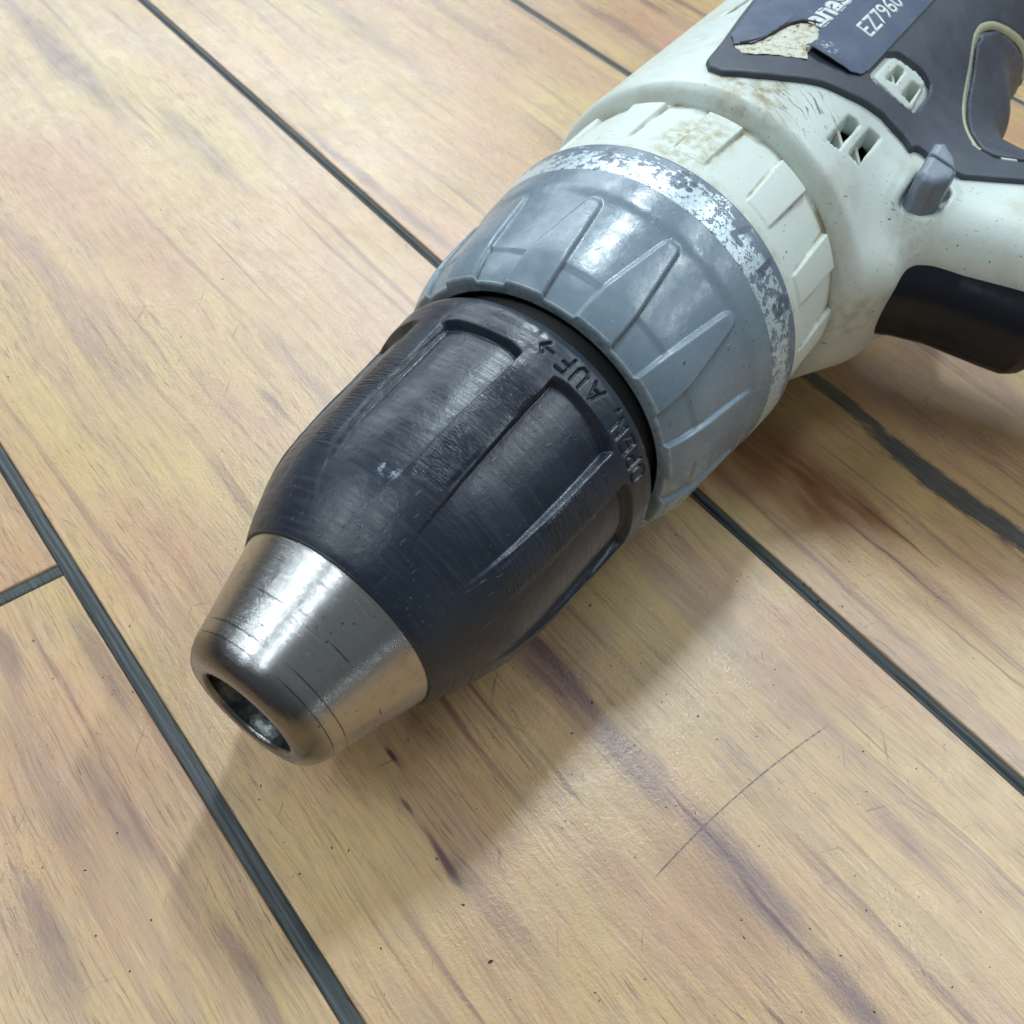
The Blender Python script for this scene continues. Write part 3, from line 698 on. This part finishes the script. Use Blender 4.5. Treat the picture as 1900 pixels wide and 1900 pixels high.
def housing_sdf(x, y, z):
    b = body_sdf(x, y, z); r = np.sqrt(y*y+z*z)
    b = np.maximum(b, -np.maximum(np.maximum(r-28.0, np.abs(x-146)-46+0*z), 6-z))
    # vents cut through to the motor can
    for pl in SLOT+WIN:
        cut = np.maximum(np.maximum(in_poly(x, y, z, pl), 24.6-r), -z)
        b = np.maximum(b, -cut)
    # frame round the two upper vents stands proud inside the rubber
    fr = np.maximum(np.maximum(in_poly(x, y, z, CLIP), body_sdf(x, y, z)-.75), 5-z)
    for pl in WIN: fr = np.maximum(fr, -np.maximum(in_poly(x, y, z, pl), 24.6-r))
    b = np.minimum(b, fr)
    # well for the direction lever, screw socket in the handle
    b = smax(b, -rbox(x-112.0, y+31.9, z-20, 4.4, 3.3, 4, 1.5), .5)
    return np.maximum(b, -(np.sqrt((x-116.8)**2+(y+55.2)**2+(z-17.0)**2)-2.6))
def over_sdf(x, y, z):
    pl = in_poly(x, y, z, OVER)
    skin = body_sdf(x, y, z)
    o = smax(smax(skin-.95, pl, .5), 1.0-z, .5)
    o = np.maximum(o, -(in_poly(x, y, z, HOLE)))
    groove_or_shade = np.abs(in_poly(x, y, z, PADG))-.55
    o = smax(o, -np.maximum(groove_or_shade, -(skin+.3)), .4)
    o = np.maximum(o, -rbox(x-113.0, y+31.0, z-22, 7.0, 5.0, 9, 1.5))
    return np.maximum(o, -(skin+1.6))
PADG = [(a+(.9 if b > -30 else .6), b-(.55)) for a, b in PAD]+[(215, -80), (215, -36)]
V, F = surface_nets(housing_sdf, (90, -90, -22.5), (198, 33, 33), .46)
hs = link("motor_housing", mesh_np("motor_housing", V, F), M_WHITE, drill)
V, F = surface_nets(over_sdf, (98, -90, .5), (198, 16, 34), .46)
ov = link("rubber_grip", mesh_np("rubber_grip", V, F), M_RUB, drill)
link("motor_can", lathe("motor_can", [(96, 22.5), (97, 24.3), (190, 24.3), (191, 22)], 90), M_CAN, drill)
# slanted fins across the vents
def bar(name, a, b, w, h, mat, parent):
    a, b = Vector(a), Vector(b); d = (b-a); L = d.length; d.normalize(); n = Vector((0, (a.y+b.y)/2, (a.z+b.z)/2)).normalized(); s_ = d.cross(n).normalized(); n = s_.cross(d)
    bm = bmesh.new(); M = Matrix(((d.x, s_.x, n.x, 0), (d.y, s_.y, n.y, 0), (d.z, s_.z, n.z, 0), (0, 0, 0, 1)))
    box_bm(bm, -L/2*MM, L/2*MM, -w/2*MM, w/2*MM, -h/2*MM, h/2*MM, .00012)
    bm.transform(Matrix.Translation((a+b)/2*MM) @ M); me = bpy.data.meshes.new(name); bm.to_mesh(me); bm.free()
    return link(name, me, mat, parent, False)
bar("vent_fin", (106.8, -14.9, 25.0), (104.3, -18.0, 23.2), .8, 1.6, M_CREAM, hs)
bar("vent_fin", (108.6, -18.2, 22.6), (105.6, -21.6, 20.2), .8, 1.6, M_CREAM, hs)
bar("vent_fin", (129.0, -15.6, 25.4), (126.2, -18.0, 23.8), .8, 1.6, M_CREAM, hs)
bar("vent_fin", (129.2, -18.8, 22.6), (126.4, -21.6, 20.2), .8, 1.6, M_CREAM, hs)

# things draped on the side face
def zsurf(s, y, off, fun=body_sdf):
    lo = np.full(s.shape, 4.0); hi = np.full(s.shape, 60.0)
    for _ in range(26):
        mid = (lo+hi)/2; i = fun(s, y, mid)-off < 0; lo = np.where(i, mid, lo); hi = np.where(i, hi, mid)
    return lo
def drape(name, polys, off, mat, parent, thick=.2, extra=None, step=1.3):
    """polys: closed outlines in (s, y); filled, cut finely, dropped onto the skin, given thickness"""
    bm = bmesh.new()
    for pl in polys:
        vs = [bm.verts.new((a, b, 0)) for a, b in pl]; bm.faces.new(vs)
    bmesh.ops.triangulate(bm, faces=bm.faces[:])
    ys = [v.co.y for v in bm.verts]; xs = [v.co.x for v in bm.verts]
    for lo, hi, nrm in ((min(ys), max(ys), (0, 1, 0)), (min(xs), max(xs), (1, 0, 0))):
        for q in np.arange(lo+step, hi, step):
            bmesh.ops.bisect_plane(bm, geom=bm.verts[:]+bm.edges[:]+bm.faces[:], plane_co=Vector(nrm)*q, plane_no=nrm)
    return finish_drape(name, bm, off, mat, parent, thick, extra)
def finish_drape(name, bm, off, mat, parent, thick, extra=None):
    bmesh.ops.recalc_face_normals(bm, faces=bm.faces[:])
    if bm.faces and sum(f.normal.z for f in bm.faces) < 0: bmesh.ops.reverse_faces(bm, faces=bm.faces[:])
    co = np.array([v.co[:] for v in bm.verts]); z = zsurf(co[:, 0], co[:, 1], off)
    if extra: z = z+extra(co[:, 0], co[:, 1])
    for v, q in zip(bm.verts, z): v.co.z = q
    top = bm.faces[:]; ret = bmesh.ops.extrude_face_region(bm, geom=top)
    newv = [g for g in ret["geom"] if isinstance(g, bmesh.types.BMVert)]
    for v in newv: v.co.z += thick
    for v in bm.verts: v.co *= MM
    me = bpy.data.meshes.new(name); bm.to_mesh(me); bm.free()
    return link(name, me, mat, parent, False)
def rough_edge(pl, amp=.22, step=.5, seed=0, keep=()):
    out = []; n = len(pl)
    for i in range(n):
        a, b = np.array(pl[i]), np.array(pl[(i+1) % n]); L = np.hypot(*(b-a)); k = max(1, int(L/step)); nr = np.array([-(b-a)[1], (b-a)[0]])/(L+1e-9)
        for j in range(k):
            q = a+(b-a)*j/k; w = 0 if i in keep else mnoise.noise(Vector((q[0]*.9, q[1]*.9, seed)))*amp*2
            out.append(tuple(q+nr*w))
    return out
STK = [(108.4, 6.0), (112, 8.2), (131, 11.4), (199, 13.5), (199, -13.2), (121, -13.5), (118.5, -13.1), (116.6, -11.6), (115.4, -9.0), (114.7, -6.2), (114.9, -3.9), (119.8, -4), (123.4, -2.6), (124, -.5), (122.2, .9), (119.1, 1.9), (113.9, 2.5), (110.3, 3.3), (109.2, 5.0)]
RES = [(108.5, 5.9), (110.0, 4.0), (113.9, 2.9), (119.1, 2.4), (122.8, 1.4), (125.0, -.5), (124.4, -3.2), (119.8, -5.0), (114.8, -4.4), (112.4, -5.4), (110.2, -2.2), (107, 1.6), (106.5, 3.7), (107.6, 5.3)]
curl = lambda s, y: .9*np.clip((118.0-s)/3.5, 0, 1)**1.5*np.clip((-2.5-y)/2, 0, 1)+.35*np.exp(-((y-2.2)/1.0)**2)*(s < 123)*(s > 110)
drape("glue_patch", [rough_edge(RES, .25, .5, 3)], .97, mat_residue(), drill, .14, lambda s, y: .10*np.sin(s*1.7)*np.sin(y*2.1))
stk = drape("name_label", [rough_edge(STK, .16, .6, 8, keep=(1, 2, 3, 4))], 1.2, M_STK, drill, .16, curl)
ribbon_later = [(109.0, 5.2), (110.3, 3.3), (113.9, 2.5), (119.1, 1.9), (122.2, .9), (124, -.5), (123.7, -2.4)]
def lettering(name, text, s0, y0, h, off, mat, parent, bold=0., shear=0., xs=1.0, clip=200.):
    cu = bpy.data.curves.new(name, 'FONT'); cu.body = text; cu.size = 1.0; cu.offset = bold; cu.shear = shear; cu.resolution_u = 4
    ob = bpy.data.objects.new(name, cu); col.objects.link(ob); dg = bpy.context.evaluated_depsgraph_get(); dg.update()
    me = bpy.data.meshes.new_from_object(ob.evaluated_get(dg)); bpy.data.objects.remove(ob)
    bm = bmesh.new(); bm.from_mesh(me); bpy.data.meshes.remove(me)
    for v in bm.verts: v.co = Vector((s0+v.co.x*h*xs/.70, y0+v.co.y*h/.70, 0))
    ys = [v.co.y for v in bm.verts]
    for q in np.arange(min(ys)+.7, max(ys), .7): bmesh.ops.bisect_plane(bm, geom=bm.verts[:]+bm.edges[:]+bm.faces[:], plane_co=(0, q, 0), plane_no=(0, 1, 0))
    dl = [v for v in bm.verts if v.co.x > clip]; bmesh.ops.delete(bm, geom=dl, context='VERTS')
    return finish_drape(name, bm, off, mat, parent, .03)
lettering("model_lettering", "EZ7960", 128.6, -10.3, 3.3, 1.375, M_PRINT, stk, .010, 0, 1.12)
lettering("maker_lettering", "anasonic", 122.6, -3.3, 4.4, 1.385, M_PRINT, stk, .035, .0, 1.25)

# cream bead round the soft pad
def ribbon(name, pts, w, off, mat, parent, h=.35):
    pts = np.array(pts, float); q = [pts[0]]
    for a, b in zip(pts[:-1], pts[1:]):
        k = max(1, int(np.hypot(*(b-a))/.8)); q += [a+(b-a)*j/k for j in range(1, k+1)]
    q = np.array(q)
    for _ in range(12): q[1:-1] = (q[:-2]+q[1:-1]*2+q[2:])/4
    t_ = np.gradient(q, axis=0); t_ /= np.linalg.norm(t_, axis=1, keepdims=True); n_ = np.stack([-t_[:, 1], t_[:, 0]], -1)
    V = []; cr = [(-.5, -.5), (-.5, .3), (-.25, .9), (.25, .9), (.5, .3), (.5, -.5)]
    for e, hh in cr:
        p = q+n_*e*w; V.append(np.stack([p[:, 0], p[:, 1], zsurf(p[:, 0], p[:, 1], off)+hh*h], -1))
    V = np.stack(V, 1).reshape(-1, 3); n = len(q); F = [(i*6+j, i*6+j+1, i*6+j+7, i*6+j+6) for i in range(n-1) for j in range(5)]
    me = mesh_np(name, V, F); bm = bmesh.new(); bm.from_mesh(me); bmesh.ops.recalc_face_normals(bm, faces=bm.faces[:]); bm.to_mesh(me); bm.free()
    return link(name, me, mat, parent)
ribbon("torn_edge", ribbon_later, .42, 1.2, mat_plain("burnt_brown_film_edge", (.045, .028, .022), .6), stk, .45)
ribbon("pad_bead", PAD[:11], 1.0, .75, M_BEAD, ov)
ribbon("pad_bead", [(130.9, -33.3), (130.0, -35.0)], .8, .75, M_BEAD, ov)
ribbon("pad_bead", [(130.2, -38.6), (131.9, -41.0)], .8, .75, M_CREAM, ov)
ribbon("pad_bead", [(133.6, -43.5), (136.2, -47.4)], .8, .75, M_CREAM, ov)

# direction lever
LV = [(117.4, -28.8), (118.2, -30.4), (116.0, -33.0), (113.6, -34.5), (111.4, -34.4), (109.3, -32.6), (109.0, -30.6), (110.2, -29.2)]
def lever_sdf(x, y, z):
    top = 24.2-(117-x)*.27
    d = smax(in_poly(x, y, z, LV), z-top, 1.3); d = smax(d, 10-z, .5)
    return smax(d, -(np.maximum(np.abs((x-114.2)-(y+31)*.25)-.2, 22.7-z)), .2)
V, F = surface_nets(lever_sdf, (106.5, -35.8, 9.3), (119.8, -27.6, 25.8), .28)
lv = link("direction_lever", mesh_np("direction_lever", V, F), M_LEVER, drill)

# trigger
TR = [(101.2, -31), (100.9, -34.5), (103.4, -39), (105.0, -44), (105.5, -50), (105.9, -54.5), (106.4, -58.0), (108.4, -60.6), (113, -61.5), (119, -58), (122, -40), (118, -31)]
def trig_sdf(x, y, z):
    bow = 9.0
    return smax(in_poly(x, y, z, TR), np.abs(z-1.8)-9.0, 9.5)
V, F = surface_nets(trig_sdf, (95, -68, -11), (124, -29, 11), .5)
link("trigger", mesh_np("trigger", V, F), M_TRIG, drill)
